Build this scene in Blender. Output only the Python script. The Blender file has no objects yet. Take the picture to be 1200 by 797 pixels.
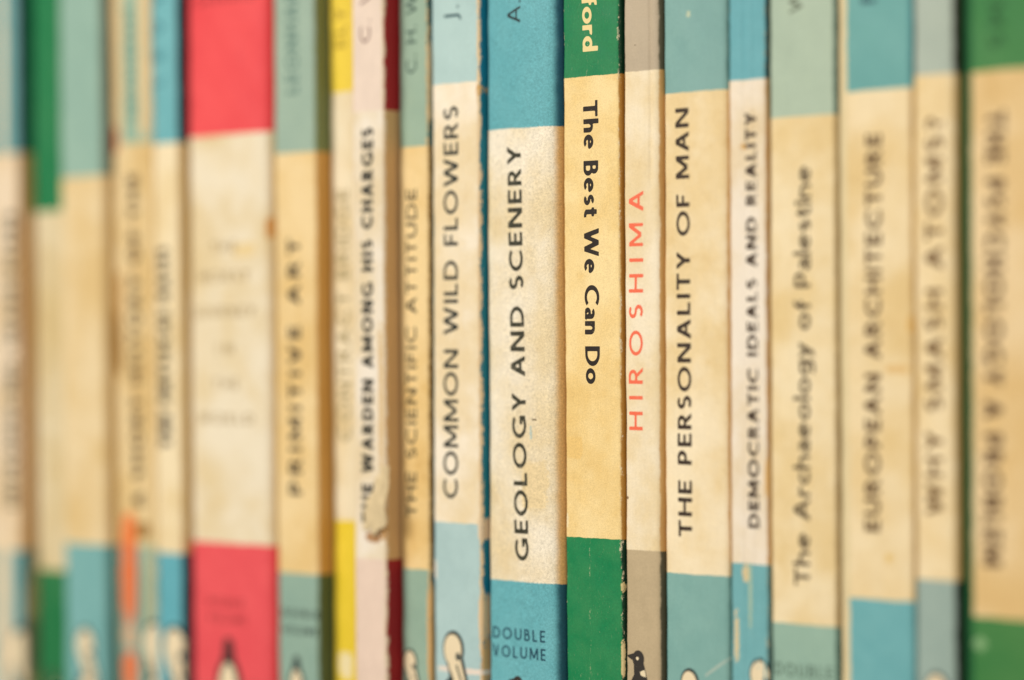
import bpy, bmesh, math, random
import numpy as np
from mathutils import Matrix, Vector

S = bpy.context.scene
COL = S.collection
MM = 0.001

# ------------------------------------------------------------------ camera, light, exposure
CAM = {'focus': 0.349603,
 'fw': (-0.642779, 0.766034, -0.005236),
 'lens': 88.95,
 'loc': (0.229472, -0.270474, 0.0927),
 'rt': (0.766052, 0.642766, -0.004),
 'up': (-0.000301, 0.006582, 0.999978)}
cam_d = bpy.data.cameras.new('camera'); cam = bpy.data.objects.new('camera', cam_d); COL.objects.link(cam)
R_, U_, F_ = Vector(CAM['rt']), Vector(CAM['up']), Vector(CAM['fw'])
m = Matrix((R_, U_, -F_)).transposed().to_4x4(); m.translation = Vector(CAM['loc'])
cam.matrix_world = m
cam_d.sensor_width = 36.0; cam_d.lens = CAM['lens']
cam_d.clip_start = 0.01; cam_d.clip_end = 20.0
cam_d.dof.use_dof = True
cam_d.dof.focus_distance = CAM['focus']
cam_d.dof.aperture_fstop = 4.9
S.camera = cam

W = bpy.data.worlds.new('World'); S.world = W; W.use_nodes = True
bg = W.node_tree.nodes['Background']; bg.inputs[0].default_value = (1.0, 0.94, 0.84, 1); bg.inputs[1].default_value = 0.34

def area(name, loc, target, size, power, color):
    d = bpy.data.lights.new(name, 'AREA'); d.shape = 'DISK'; d.size = size; d.energy = power; d.color = color
    o = bpy.data.objects.new(name, d); COL.objects.link(o); o.location = loc
    o.rotation_euler = (Vector(target) - Vector(loc)).to_track_quat('-Z', 'Y').to_euler()
    return o
area('softbox_lamp', (-0.46, -0.95, 0.55), (0, 0, 0.09), 0.55, 11.6, (1.0, 0.945, 0.86))
area('side_fill', (0.75, -0.75, 0.35), (0, 0, 0.09), 0.5, 3.2, (1.0, 0.93, 0.84))  # added fill with no visible source, lifts the shaded right-hand covers
S.view_settings.view_transform = 'Standard'; S.view_settings.look = 'None'
S.view_settings.exposure = 0.0; S.view_settings.gamma = 1.0
S.cycles.max_bounces = 10; S.cycles.diffuse_bounces = 8
S.cycles.use_denoising = True

# ------------------------------------------------------------------ small helpers
ALB = (0.88, 0.90, 0.94)
def lin(c):
    r = []
    for v, k in zip(c[:3], ALB):
        v = v / 255.0
        r.append((v / 12.92 if v <= 0.04045 else ((v + 0.055) / 1.055) ** 2.4) * k)
    return tuple(r) + (1.0,)

def link_mesh(name, verts, faces, mat=None, parent=None, smooth=True):
    me = bpy.data.meshes.new(name); me.from_pydata(verts, [], faces); me.update()
    if smooth:
        me.polygons.foreach_set('use_smooth', [True] * len(me.polygons))
    if mat: me.materials.append(mat)
    o = bpy.data.objects.new(name, me); COL.objects.link(o)
    if parent: o.parent = parent
    return o

class NT:
    """tiny node-tree writer"""
    def __init__(self, name):
        self.m = bpy.data.materials.new(name); self.m.use_nodes = True
        self.t = self.m.node_tree; self.n = self.t.nodes
        self.b = self.n['Principled BSDF']
    def put(self, sock, v):
        if isinstance(v, bpy.types.NodeSocket): self.t.links.new(v, sock)
        else: sock.default_value = v
    def math(self, op, a, b=0.0, c=None, clamp=False):
        k = self.n.new('ShaderNodeMath'); k.operation = op; k.use_clamp = clamp
        self.put(k.inputs[0], a); self.put(k.inputs[1], b)
        if c is not None: self.put(k.inputs[2], c)
        return k.outputs[0]
    def step(self, v, lo, hi, o0=0.0, o1=1.0):
        k = self.n.new('ShaderNodeMapRange'); k.interpolation_type = 'SMOOTHSTEP'
        self.put(k.inputs['Value'], v); self.put(k.inputs['From Min'], lo); self.put(k.inputs['From Max'], hi)
        self.put(k.inputs['To Min'], o0); self.put(k.inputs['To Max'], o1)
        return k.outputs['Result']
    def mix(self, f, a, b, blend='MIX'):
        k = self.n.new('ShaderNodeMix'); k.data_type = 'RGBA'; k.blend_type = blend
        self.put(k.inputs[0], f); self.put(k.inputs[6], a); self.put(k.inputs[7], b)
        return k.outputs[2]
    def noise(self, vec, scale, detail=3.0, rough=0.55):
        k = self.n.new('ShaderNodeTexNoise'); self.put(k.inputs['Vector'], vec)
        k.inputs['Scale'].default_value = scale; k.inputs['Detail'].default_value = detail
        k.inputs['Roughness'].default_value = rough
        return k.outputs[0]
    def scaled(self, vec, s, off=(0, 0, 0)):
        k = self.n.new('ShaderNodeMapping'); self.put(k.inputs['Vector'], vec)
        k.inputs['Scale'].default_value = s; k.inputs['Location'].default_value = off
        return k.outputs[0]
    def coords(self):
        k = self.n.new('ShaderNodeTexCoord')
        p = self.scaled(k.outputs['Object'], (1000, 1000, 1000))       # millimetres
        s = self.n.new('ShaderNodeSeparateXYZ'); self.put(s.inputs[0], p)
        return p, s.outputs[0], s.outputs[1], s.outputs[2]
    def bump(self, h, strength, dist):
        k = self.n.new('ShaderNodeBump'); k.inputs['Strength'].default_value = strength
        k.inputs['Distance'].default_value = dist; self.put(k.inputs['Height'], h)
        return k.outputs[0]

def ink_material(name, col, worn=0.12, under=(240, 222, 184), seed=0.0):
    """printing ink, letting the paper fibres show through where it has rubbed"""
    t = NT(name); p, x, y, z = t.coords()
    p = t.scaled(p, (1, 1, 1), (seed, seed * .7, 0))
    n = t.noise(p, 5.5, 3.0, 0.65); n2 = t.noise(p, 0.9, 2.0)
    f = t.step(t.math('ADD', n, t.math('MULTIPLY', n2, 0.35)), 0.90 - 0.30 * worn, 1.02 - 0.22 * worn, 0.0, min(0.9, 0.45 + worn))
    c = t.mix(f, lin(col), lin(under))
    t.put(t.b.inputs['Base Color'], c); t.b.inputs['Roughness'].default_value = 0.6
    t.b.inputs['Specular IOR Level'].default_value = 0.25
    return t.m

def plain(name, col, rough=0.7, var=0.12, scale=2.0):
    t = NT(name); p, x, y, z = t.coords()
    n = t.noise(p, scale, 4.0)
    d = tuple(v * (1 - 2 * var) for v in col[:3])
    t.put(t.b.inputs['Base Color'], t.mix(n, lin(d), lin(col)))
    t.b.inputs['Roughness'].default_value = rough; t.b.inputs['Specular IOR Level'].default_value = 0.2
    return t.m

def paper_edge_material():
    t = NT('page_edges'); p, x, y, z = t.coords()
    q = t.scaled(p, (9, 0.6, 0.3))
    n = t.noise(q, 1.0, 3.0)
    t.put(t.b.inputs['Base Color'], t.mix(n, lin((176, 140, 84)), lin((226, 200, 150))))
    t.b.inputs['Roughness'].default_value = 0.9
    return t.m

# ------------------------------------------------------------------ the printed cover of one book
def cover_material(b, seed):
    t = NT('cover_' + b['key']); P, x, y, z = t.coords()
    w = b['w']; q = t.scaled(P, (1, 1, 1), (seed * 13.7, seed * 5.1, seed * 9.3))
    big = t.noise(q, 0.075, 4.0, 0.6)            # slow staining
    mid = t.noise(q, 0.45, 4.0, 0.6)
    fine = t.noise(q, 3.4, 3.0, 0.6)
    grain = t.noise(q, 5.4, 3.0, 0.8)
    fibre = t.noise(t.scaled(q, (2.6, 2.6, 0.22)), 1.0, 4.0, 0.6)
    # colour bands across the spine
    zz = t.math('ADD', z, t.math('MULTIPLY', t.math('SUBTRACT', mid, 0.5), 0.35))
    zz = t.math('ADD', zz, t.math('MULTIPLY', t.math('SUBTRACT', fine, 0.5), 0.16))
    tm = t.step(zz, b['zt'] - 0.05, b['zt'] + 0.05)
    bm = t.step(zz, b['zb'] - 0.05, b['zb'] + 0.05, 1.0, 0.0)
    anyband = t.math('MAXIMUM', tm, bm)
    cream = lin(b['cream'])
    brown = tuple(cream[i] * (0.78, 0.64, 0.42)[i] for i in range(3)) + (1,)
    ochre = tuple(cream[i] * (0.93, 0.86, 0.70)[i] for i in range(3)) + (1,)
    pale = tuple(min(0.95, cream[i] * (1.04, 1.06, 1.12)[i]) for i in range(3)) + (1,)
    st = b.get('stain', .3) * 0.62
    paper = t.mix(t.step(big, 0.36, 0.66), pale, ochre)
    paper = t.mix(t.math('MULTIPLY', t.step(t.math('ADD', t.math('MULTIPLY', mid, 0.45), t.math('MULTIPLY', big, 0.62)), 0.56, 0.74), min(1.0, st * 1.3)), paper, brown)
    foxing = t.step(t.noise(q, 0.9, 1.0, 0.4), 0.73, 0.80)
    paper = t.mix(t.math('MULTIPLY', foxing, st * 0.7), paper, brown)
    # inked bands, faded in patches
    def inked(c):
        c = lin(c); d = tuple(v * 0.92 for v in c[:3]) + (1,)
        l = tuple(c[i] * 0.97 + cream[i] * 0.03 for i in range(3)) + (1,)
        return t.mix(t.step(t.math('ADD', t.math('MULTIPLY', big, 0.6), t.math('MULTIPLY', mid, 0.4)), 0.34, 0.66), d, l)
    ink = t.mix(bm, inked(b['ct']), inked(b['cb']))
    c_spine = t.mix(anyband, paper, ink)
    # side of the cover: unfaded ink where the neighbours kept the light off
    side_paper = lin(b.get('screams', tuple(b['cream'][i] * (0.93, 0.86, 0.72)[i] for i in range(3))))  # cream sides browned: hinge foxing plus gap shade painted into the colour
    side_ink = t.mix(bm, lin(b['st']), lin(b['sb']))
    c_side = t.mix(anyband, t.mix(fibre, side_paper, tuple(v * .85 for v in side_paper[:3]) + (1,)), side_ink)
    if b['key'] == 'green_wide':
        c_side = t.mix(fibre, lin(b['st']), lin(b['sb']))
    fL = b.get('foldL', b['rL'] * 0.55); fR = b.get('foldR', b['rR'] * 0.42)
    wob = t.math('MULTIPLY', t.math('SUBTRACT', t.noise(t.scaled(q, (.2, .2, 1)), 0.5, 4.0, 0.65), 0.5), 0.5)
    dL = t.math('SUBTRACT', t.math('ADD', x, wob), fL)
    dR = t.math('SUBTRACT', t.math('SUBTRACT', w - fR, x), wob)
    back = t.math('MAXIMUM', 0.0, t.math('SUBTRACT', y, b['rR'] * 0.8 + b.get('bulge', .12)))
    backL = t.math('MAXIMUM', 0.0, t.math('SUBTRACT', y, b['rL'] * 0.8 + b.get('bulge', .12)))
    rubR = t.math('SUBTRACT', dR, back); rubL = t.math('SUBTRACT', dL, backL)
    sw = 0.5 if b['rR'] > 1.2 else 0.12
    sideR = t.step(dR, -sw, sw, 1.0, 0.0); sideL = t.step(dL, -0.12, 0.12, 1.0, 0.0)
    if b.get('fresh') == 2 and b['key'] == 'european':          # band printed short of the fold
        c = t.mix(sideR, c_spine, c_side)
        c = t.mix(sideL, c, lin((226, 206, 158)))
    else:
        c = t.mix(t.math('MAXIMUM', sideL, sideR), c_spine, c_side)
    # rubbing along the folds, bare paper shows
    def rub(d, amt, width):
        g = t.math('POWER', 2.718, t.math('MULTIPLY', t.math('POWER', t.math('DIVIDE', d, width), 2.0), -1.0))
        nn = t.math('ADD', t.math('MULTIPLY', t.noise(t.scaled(q, (1.3, 1.3, 0.5)), 1.1, 6.0, 0.78), 0.72), t.math('MULTIPLY', grain, 0.28))
        thr = t.math('SUBTRACT', 0.80, t.math('MULTIPLY', g, 0.28 * amt))
        return t.step(t.math('SUBTRACT', nn, thr), -0.02, 0.05)
    bare = lin(b.get('wcol', tuple(b['cream'][i] * (0.97, 0.93, 0.86)[i] for i in range(3))))
    if b.get('wearR'): c = t.mix(rub(rubR, b['wearR'], b.get('rubw', 0.40)), c, bare)
    if b.get('wearL'): c = t.mix(rub(rubL, b['wearL'], 0.35), c, bare)
    # scattered flecks
    we = b.get('wear', .1)
    fl = t.step(t.math('ADD', t.math('MULTIPLY', grain, 0.6), t.math('MULTIPLY', t.noise(q, 1.6, 4.0, 0.7), 0.4)), 0.70 - 0.08 * we, 0.76 - 0.08 * we)
    c = t.mix(t.math('MULTIPLY', fl, 0.75), c, bare)
    if b.get('scratch'):
        sc = t.noise(t.scaled(q, (5.0, 5.0, 1.3)), 1.0, 5.0, 0.8)
        zone = t.step(t.noise(q, 0.22, 3.0, 0.6), 0.38, 0.62)
        s1 = t.math('MULTIPLY', t.math('MULTIPLY', t.step(sc, 0.60, 0.68), anyband), t.math('ADD', 0.25, t.math('MULTIPLY', zone, 0.75)))
        c = t.mix(t.math('MULTIPLY', s1, 0.26), c, bare)
        for off, thr in ((0.44, 0.50), (0.60, 0.56), (0.30, 0.60)):
            drift = t.math('MULTIPLY', t.math('SUBTRACT', t.noise(t.scaled(q, (.1, .1, 1), (off * 50, 0, 0)), 0.16, 5.0, 0.75), 0.5), 1.9)
            line = t.math('ABSOLUTE', t.math('ADD', t.math('SUBTRACT', x, w * off), drift))
            lm = t.math('MULTIPLY', t.step(line, 0.02, 0.13, 1.0, 0.0), t.step(t.noise(t.scaled(q, (1, 1, 1), (off * 31, 0, 0)), 1.5, 6.0, .85), thr, thr + .16))
            c = t.mix(t.math('MULTIPLY', t.math('MULTIPLY', lm, anyband), 0.5), c, bare)
    if b.get('streak'):                                       # cover film cracked along the spine
        sk = t.noise(t.scaled(q, (3.2, 3.2, 0.10)), 1.0, 4.0, 0.7)
        dark = t.step(sk, 0.30, 0.38, 1.0, 0.0)
        c = t.mix(t.math('MULTIPLY', t.step(sk, 0.60, 0.68), b['streak']), c, bare)
        c = t.mix(t.math('MULTIPLY', dark, b['streak'] * 0.6), c, tuple(v * .55 for v in lin(b['ct'])[:3]) + (1,))
    # marks with a shape of their own: chips, stains, patches
    for sp in b['spots']:
        sx, sz, rx, rz, col = sp[:5]; tilt = sp[5] if len(sp) > 5 else 0.0
        dx = t.math('DIVIDE', t.math('SUBTRACT', t.math('SUBTRACT', x, sx), t.math('MULTIPLY', t.math('SUBTRACT', z, sz), 0.0)), abs(rx))
        dz_ = t.math('SUBTRACT', z, sz)
        if tilt: dz_ = t.math('SUBTRACT', dz_, t.math('MULTIPLY', t.math('SUBTRACT', x, sx), tilt))
        dz = t.math('DIVIDE', dz_, abs(rz))
        pw = 2.0 if max(abs(rz), abs(rx)) < 1.3 else 4.0
        r = t.math('ADD', t.math('POWER', t.math('ABSOLUTE', dx), pw), t.math('POWER', t.math('ABSOLUTE', dz), pw))
        r = t.math('ADD', r, t.math('MULTIPLY', t.math('SUBTRACT', fine, 0.5), 2.6 if abs(rx) < 1.0 else 0.8))
        r = t.math('ADD', r, t.math('MULTIPLY', t.math('SUBTRACT', t.math('ADD', t.math('MULTIPLY', mid, .7), t.math('MULTIPLY', fine, .5)), 0.6), 3.4))
        c = t.mix(t.math('MULTIPLY', t.step(r, 0.62, 1.1, 1.0, 0.0), 0.92), c, lin(col))
    # press grain
    g = b.get('grain', 0.09)
    c = t.mix(1.0, c, t.step(grain, 0.30, 0.70, 1 - g, 1 + g * 0.8), 'MULTIPLY')
    c = t.mix(1.0, c, t.step(fibre, 0.25, 0.75, 0.98, 1.015), 'MULTIPLY')
    t.put(t.b.inputs['Base Color'], c)
    t.put(t.b.inputs['Roughness'], t.step(mid, 0.2, 0.8, 0.48, 0.66))
    t.b.inputs['Specular IOR Level'].default_value = 0.22
    h = t.math('ADD', t.math('MULTIPLY', grain, 0.35), t.math('ADD', t.math('MULTIPLY', fibre, 0.3), t.math('MULTIPLY', mid, 1.1)))
    t.put(t.b.inputs['Normal'], t.bump(h, 0.30, 0.00014))
    return t.m

# ------------------------------------------------------------------ lettering: strokes -> outline by marching squares
def ribbon(pts, half):
    pts = np.array(pts, float); d = np.gradient(pts, axis=0)
    d /= np.linalg.norm(d, axis=1)[:, None] + 1e-12
    nrm = np.stack([-d[:, 1], d[:, 0]], 1)
    half = np.asarray(half, float)
    if half.ndim == 0: half = np.full(len(pts), float(half))
    return np.concatenate([pts + nrm * half[:, None], (pts - nrm * half[:, None])[::-1]])

def arc(cx, cy, rx, ry, a0, a1, w, wh):
    n = max(6, int(abs(a1 - a0) / 7)); a = np.radians(np.linspace(a0, a1, n))
    pts = np.stack([cx + rx * np.cos(a), cy + ry * np.sin(a)], 1)
    c2 = np.cos(a) ** 2
    return ribbon(pts, 0.5 * (w * c2 + wh * (1 - c2)))

def bar(x0, y0, x1, y1): return np.array([(x0, y0), (x1, y0), (x1, y1), (x0, y1)], float)
def diag(x0, y0, x1, y1, w):
    hw = 0.5 * w * math.hypot(x1 - x0, y1 - y0) / max(1e-6, abs(y1 - y0))
    return np.array([(x0 - hw, y0), (x0 + hw, y0), (x1 + hw, y1), (x1 - hw, y1)], float)

def glyph(ch, w, v):
    """strokes of one letter (cap height 1, upright stroke w, level stroke v) and its advance width"""
    h, k = w / 2, v / 2; P = []
    A = lambda *a: P.append(arc(*a, w, v)); B = lambda *a: P.append(bar(*a)); D = lambda *a: P.append(diag(*a, w))
    def Dv(*a): P.append(diag(*a, v * 1.05))
    W = 0.5
    if ch == 'A': W = .80; o = .5 * w * 1.1; Dv(o, 0, W / 2 - .01, 1); D(W - o, 0, W / 2 + .01, 1); B(.2, .25, W - .2, .25 + v)
    elif ch == 'B':
        W = .60; B(0, 0, w, 1); y = .54
        B(h, 1 - v, .30, 1); B(h, y - k, .32, y + k); B(h, 0, .33, v)
        A(.30, (1 - k + y) / 2, W - .07 - h - .30, (1 - k - y) / 2, 90, -90); A(.33, (y + k) / 2, W - h - .33, (y - k) / 2, 90, -90)
    elif ch == 'C': W = .82; A(.5, .5, .5 - h, .5 - k, 48, 312)
    elif ch == 'D': W = .80; B(0, 0, w, 1); B(h, 1 - v, .33, 1); B(h, 0, .33, v); A(.33, .5, W - .33 - h, .5 - k, 90, -90)
    elif ch == 'E': W = .52; B(0, 0, w, 1); B(h, 1 - v, W, 1); B(h, .5 - k, W - .04, .5 + k); B(h, 0, W, v)
    elif ch == 'F': W = .49; B(0, 0, w, 1); B(h, 1 - v, W, 1); B(h, .48 - k, W - .05, .48 + k)
    elif ch == 'G': W = .88; A(.5, .5, .5 - h, .5 - k, 48, 318); B(W - w, .06, W, .46); B(.55, .46 - v, W, .46)
    elif ch == 'H': W = .74; B(0, 0, w, 1); B(W - w, 0, W, 1); B(h, .52 - k, W - h, .52 + k)
    elif ch == 'I': W = w; B(0, 0, w, 1)
    elif ch == 'J': W = w + .12; B(.12, .0, .12 + w, 1); A(-.08, .02, .2 + h, .2, 0, -70)
    elif ch == 'K': W = .66; B(0, 0, w, 1); Dv(w * .9, .44, W - .1, 1); D(W - h, 0, .26, .58)
    elif ch == 'L': W = .50; B(0, 0, w, 1); B(h, 0, W, v)
    elif ch == 'M': W = .92; B(0, 0, w * .9, 1); B(W - w * .9, 0, W, 1); D(W / 2, .12, w * .55, 1); Dv(W / 2, .12, W - w * .55, 1)
    elif ch == 'N': W = .78; B(0, 0, v, 1); B(W - v, 0, W, 1); D(W - w * .62, 0, w * .62, 1)
    elif ch == 'O': W = 1.0; A(.5, .5, .5 - h, .5 - k, 0, 360)
    elif ch == 'P': W = .56; B(0, 0, w, 1); B(h, 1 - v, .3, 1); B(h, .42 - k, .3, .42 + k); A(.30, (1 - k + .42) / 2, W - h - .30, (1 - k - .42) / 2, 90, -90)
    elif ch == 'R': W = .64; B(0, 0, w, 1); B(h, 1 - v, .3, 1); B(h, .47 - k, .32, .47 + k); A(.30, (1 - k + .47) / 2, W - .08 - h - .30, (1 - k - .47) / 2, 90, -90); D(W - h, 0, .28, .5)
    elif ch in 'Ss':
        H = 1.0 if ch == 'S' else .67; W = .54 * (1 if ch == 'S' else .82)
        ry = (H - v) / 4; rx = W / 2 - h; cx = W / 2
        a = np.radians(np.concatenate([np.linspace(38, 262, 26)])); p1 = np.stack([cx + rx * .95 * np.cos(a), H - k - ry + ry * np.sin(a)], 1)
        a = np.radians(np.linspace(82, -142, 26)); p2 = np.stack([cx + rx * np.cos(a), k + ry + ry * np.sin(a)], 1)
        pts = np.concatenate([p1, p2]); P.append(ribbon(pts, (w * .42 + v * .58) / 2))
    elif ch == 'T': W = .66; B(0, 1 - v, W, 1); B(W / 2 - h, 0, W / 2 + h, 1)
    elif ch == 'U': W = .74; B(0, .36, w, 1); B(W - v, .36, W, 1); A(W / 2, .38, W / 2 - h, .38 - k, 180, 360)
    elif ch == 'V': W = .76; o = h * 1.1; D(W / 2 - .02, 0, o, 1); Dv(W / 2 + .02, 0, W - o, 1)
    elif ch == 'W': W = 1.16; o = h * 1.05; D(.31, 0, o, 1); Dv(.31, 0, W / 2, 1); D(W - .31, 0, W / 2, 1); Dv(W - .31, 0, W - o, 1)
    elif ch == 'Y': W = .70; B(W / 2 - h, 0, W / 2 + h, .46); D(W / 2, .40, h * 1.1, 1); Dv(W / 2, .40, W - h * 1.1, 1)
    elif ch == '?': W = .44; A(.2, .73, .22 - h * .6, .27 - k, 150, -60); B(.2 - h, .26, .2 + h, .54); B(.2 - h, 0, .2 + h, .15)
    elif ch == '.': W = w * 1.05; B(0, 0, w * 1.05, w)
    # lower case, x-height 0.67
    elif ch == 'a': W = .46; B(W - w, 0, W, .44); A(.22, .43, W - .22 - h, .24 - k, 0, 140); A(.20, .2, .2 - h, .2 - k, 90, 285); B(.2, .40 - v, W - h, .40); D(W - h * 1.3, .08, .22, .0001 + .02)
    elif ch == 'c': W = .46; A(.31, .335, .31 - h, .335 - k, 52, 308)
    elif ch == 'd': W = .58; B(W - w, 0, W, 1.06); A(.29, .335, .29 - h, .335 - k, 0, 360)
    elif ch == 'e': W = .58; A(.29, .335, .29 - h, .335 - k, 0, 312); B(w * .5, .30, W - h * .6, .30 + v * .85)
    elif ch == 'f': W = .36; B(.09, 0, .09 + w, .86); A(.09 + h + .17, .84, .17, .22 - k, 180, 80); B(0, .67 - v, .36, .67)
    elif ch == 'g': W = .56; A(.27, .36, .27 - h, .31 - k, 0, 360); B(W - w, -.06, W, .67); A(.27, -.08, W - .27 - h, .22 - k, 0, -150)
    elif ch == 'h': W = .54; B(0, 0, w, 1.06); A(W / 2 + .01, .40, W / 2 - h - .01, .27 - k, 165, 0); B(W - w, 0, W, .42)
    elif ch == 'i': W = w; B(0, 0, w, .67); A(h, .87, h * .55, h * .55, 0, 360)
    elif ch == 'l': W = w; B(0, 0, w, 1.06)
    elif ch == 'n': W = .54; B(0, 0, w, .67); A(W / 2 + .01, .40, W / 2 - h - .01, .27 - k, 165, 0); B(W - w, 0, W, .42)
    elif ch == 'o': W = .64; A(.32, .335, .32 - h, .335 - k, 0, 360)
    elif ch == 'r': W = .36; B(0, 0, w, .67); A(.27, .40, .27 - h, .27 - k, 165, 62)
    elif ch == 't': W = .36; B(.08, .1, .08 + w, .86); B(0, .67 - v, .36, .67); A(.08 + h + .17, .18, .17, .18 - k, 180, 285)
    elif ch == 'y': W = .54; D(.27, .0, h, .67); Dv(.12, -.27, W - h, .67)
    else: W = .34
    return P, W

def poly_sd(poly, X, Y):
    """signed distance to a polygon, negative inside"""
    d2 = np.full(X.shape, 1e9); ins = np.zeros(X.shape, bool); n = len(poly)
    for i in range(n):
        ax, ay = poly[i]; bx, by = poly[(i + 1) % n]
        ex, ey = bx - ax, by - ay; L = ex * ex + ey * ey + 1e-15
        t_ = np.clip(((X - ax) * ex + (Y - ay) * ey) / L, 0, 1)
        d2 = np.minimum(d2, (X - ax - t_ * ex) ** 2 + (Y - ay - t_ * ey) ** 2)
        if ay != by:
            c = ((ay > Y) != (by > Y)) & (X < (bx - ax) * (Y - ay) / (by - ay) + ax)
            ins ^= c
    d = np.sqrt(d2); return np.where(ins, -d, d)

def wind_sd(poly, X, Y):
    """same for ring-shaped ribbons whose outline closes on itself: nonzero winding"""
    d2 = np.full(X.shape, 1e9); wn = np.zeros(X.shape, int); n = len(poly)
    for i in range(n):
        ax, ay = poly[i]; bx, by = poly[(i + 1) % n]
        ex, ey = bx - ax, by - ay; L = ex * ex + ey * ey + 1e-15
        t_ = np.clip(((X - ax) * ex + (Y - ay) * ey) / L, 0, 1)
        d2 = np.minimum(d2, (X - ax - t_ * ex) ** 2 + (Y - ay - t_ * ey) ** 2)
        cr = ex * (Y - ay) - ey * (X - ax)
        wn += ((ay <= Y) & (by > Y) & (cr > 0)).astype(int) - ((ay > Y) & (by <= Y) & (cr < 0)).astype(int)
    d = np.sqrt(d2); return np.where(wn != 0, -d, d)

def contour(field, x0, y0, cell):
    """filled polygons where field < 0"""
    ny, nx = field.shape; vid = {}; V = []; Fc = []
    def vert(key, x, y):
        if key not in vid: vid[key] = len(V); V.append((x, y))
        return vid[key]
    ins = field < 0
    act = ins[:-1, :-1] | ins[1:, :-1] | ins[:-1, 1:] | ins[1:, 1:]
    for j, i in zip(*np.nonzero(act)):
        cs = [(i, j), (i + 1, j), (i + 1, j + 1), (i, j + 1)]; f = []
        for q in range(4):
            (a, b_), (c, d) = cs[q], cs[(q + 1) % 4]
            fa, fb = field[b_, a], field[d, c]
            if fa < 0: f.append(vert((a, b_), x0 + a * cell, y0 + b_ * cell))
            if (fa < 0) != (fb < 0):
                s = fa / (fa - fb); key = ('e',) + tuple(sorted(((a, b_), (c, d))))
                f.append(vert(key, x0 + (a + (c - a) * s) * cell, y0 + (b_ + (d - b_) * s) * cell))
        if len(f) >= 3: Fc.append(f)
    return V, Fc

GCACHE = {}
def glyph_mesh(ch, w, v):
    key = (ch, w, v)
    if key not in GCACHE:
        P, W = glyph(ch, w, v)
        if not P: GCACHE[key] = ([], [], W)
        else:
            cell = 0.042; x0, y0 = -.16, -.42
            xs = np.arange(x0, W + .2, cell); ys = np.arange(y0, 1.2, cell); X, Y = np.meshgrid(xs, ys)
            f = np.full(X.shape, 9.0)
            for p in P: f = np.minimum(f, poly_sd(p, X, Y))
            f = f - 0.008                                    # a little ink spread
            V, Fc = contour(f, x0, y0, cell); GCACHE[key] = (V, Fc, W)
    return GCACHE[key]

def set_text(s, w, v, length, gap=None):
    """letters laid along +x from 0 to `length` (cap heights), letter width stretched to suit; returns verts, faces"""
    tot = 0.0; gaps = 0
    for i, ch in enumerate(s):
        tot += glyph_mesh(ch, w, v)[2] if ch != ' ' else 0.30
        if i < len(s) - 1: gaps += 1
    g = 0.17 if gap is None else gap
    stretch = length / (tot + g * gaps)
    if s.upper() == s and stretch > 1.40:                     # wide tracking rather than wider letters
        stretch = 1.40; g = (length / stretch - tot) / max(1, gaps)
    w = round(w / stretch, 3)
    tot2 = sum(glyph_mesh(ch, w, v)[2] if ch != ' ' else 0.30 for ch in s)
    stretch *= (tot + g * gaps) / (tot2 + g * gaps)
    V = []; Fc = []; x = 0.0
    for ch in s:
        gv, gf, W_ = glyph_mesh(ch, w, v) if ch != ' ' else ([], [], 0.30)
        o = len(V)
        V += [((x + a) * stretch, b_) for a, b_ in gv]; Fc += [[k + o for k in f] for f in gf]
        x += W_ + g
    return V, Fc

# ------------------------------------------------------------------ book geometry
H = 181.0
class Shape:
    """outer surface of a paper spine, millimetres from the book's lower left corner"""
    def __init__(self, b, rnd):
        self.b = b; self.w = b['w']; self.rL = b['rL']; self.rR = b['rR']
        self.bulge = b.get('bulge', .12)
        self.ph = [(rnd.uniform(0, 6.3), rnd.uniform(.02, .05)) for _ in range(3)] + [(rnd.uniform(0, 6.3), rnd.uniform(.12, .3)) for _ in range(3)]
        self.lean = b.get('lean', 0.0)
    def wob(self, z):
        p = self.ph
        return 0.10 * (math.sin(z * p[0][1] * 2 + p[0][0]) + .6 * math.sin(z * p[3][1] + p[3][0])) + .045 * math.sin(z * p[4][1] * 2.7 + p[4][0])
    def y(self, s, z):
        w = self.w; t = 2 * s / w - 1
        yy = self.bulge * t * t
        if s < self.rL: yy += self.rL - math.sqrt(max(0, self.rL ** 2 - (self.rL - s) ** 2))
        if s > w - self.rR: yy += self.rR - math.sqrt(max(0, self.rR ** 2 - (s - w + self.rR) ** 2))
        for (s0, wd, dp, z0, z1) in self.b.get('crease', ()):
            if z0 - 4 < z < z1 + 4:
                k = min(1, max(0, (z - z0) / 4), ) * min(1, max(0, (z1 + 4 - z) / 4))
                yy += dp * k * math.exp(-((s - s0 - .25 * self.wob(z * 1.7)) / wd) ** 2)
        p = self.ph
        yy += .05 * math.sin(z * p[1][1] * 3 + s * .5 + p[1][0]) + .03 * math.sin(z * p[5][1] * 3.1 + s * .9 + p[5][0])
        return yy
    def pos(self, s, z, lift=0.0):
        y = self.y(s, z) - lift
        return ((s + self.wob(z) * (0.25 if 0.3 < s < self.w - .3 else 0.45)) * MM, y * MM, z * MM)

def z_rows():
    return np.concatenate([np.linspace(0, 34, 8), np.arange(36, 150, .55), np.linspace(151, H, 8)])

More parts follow.
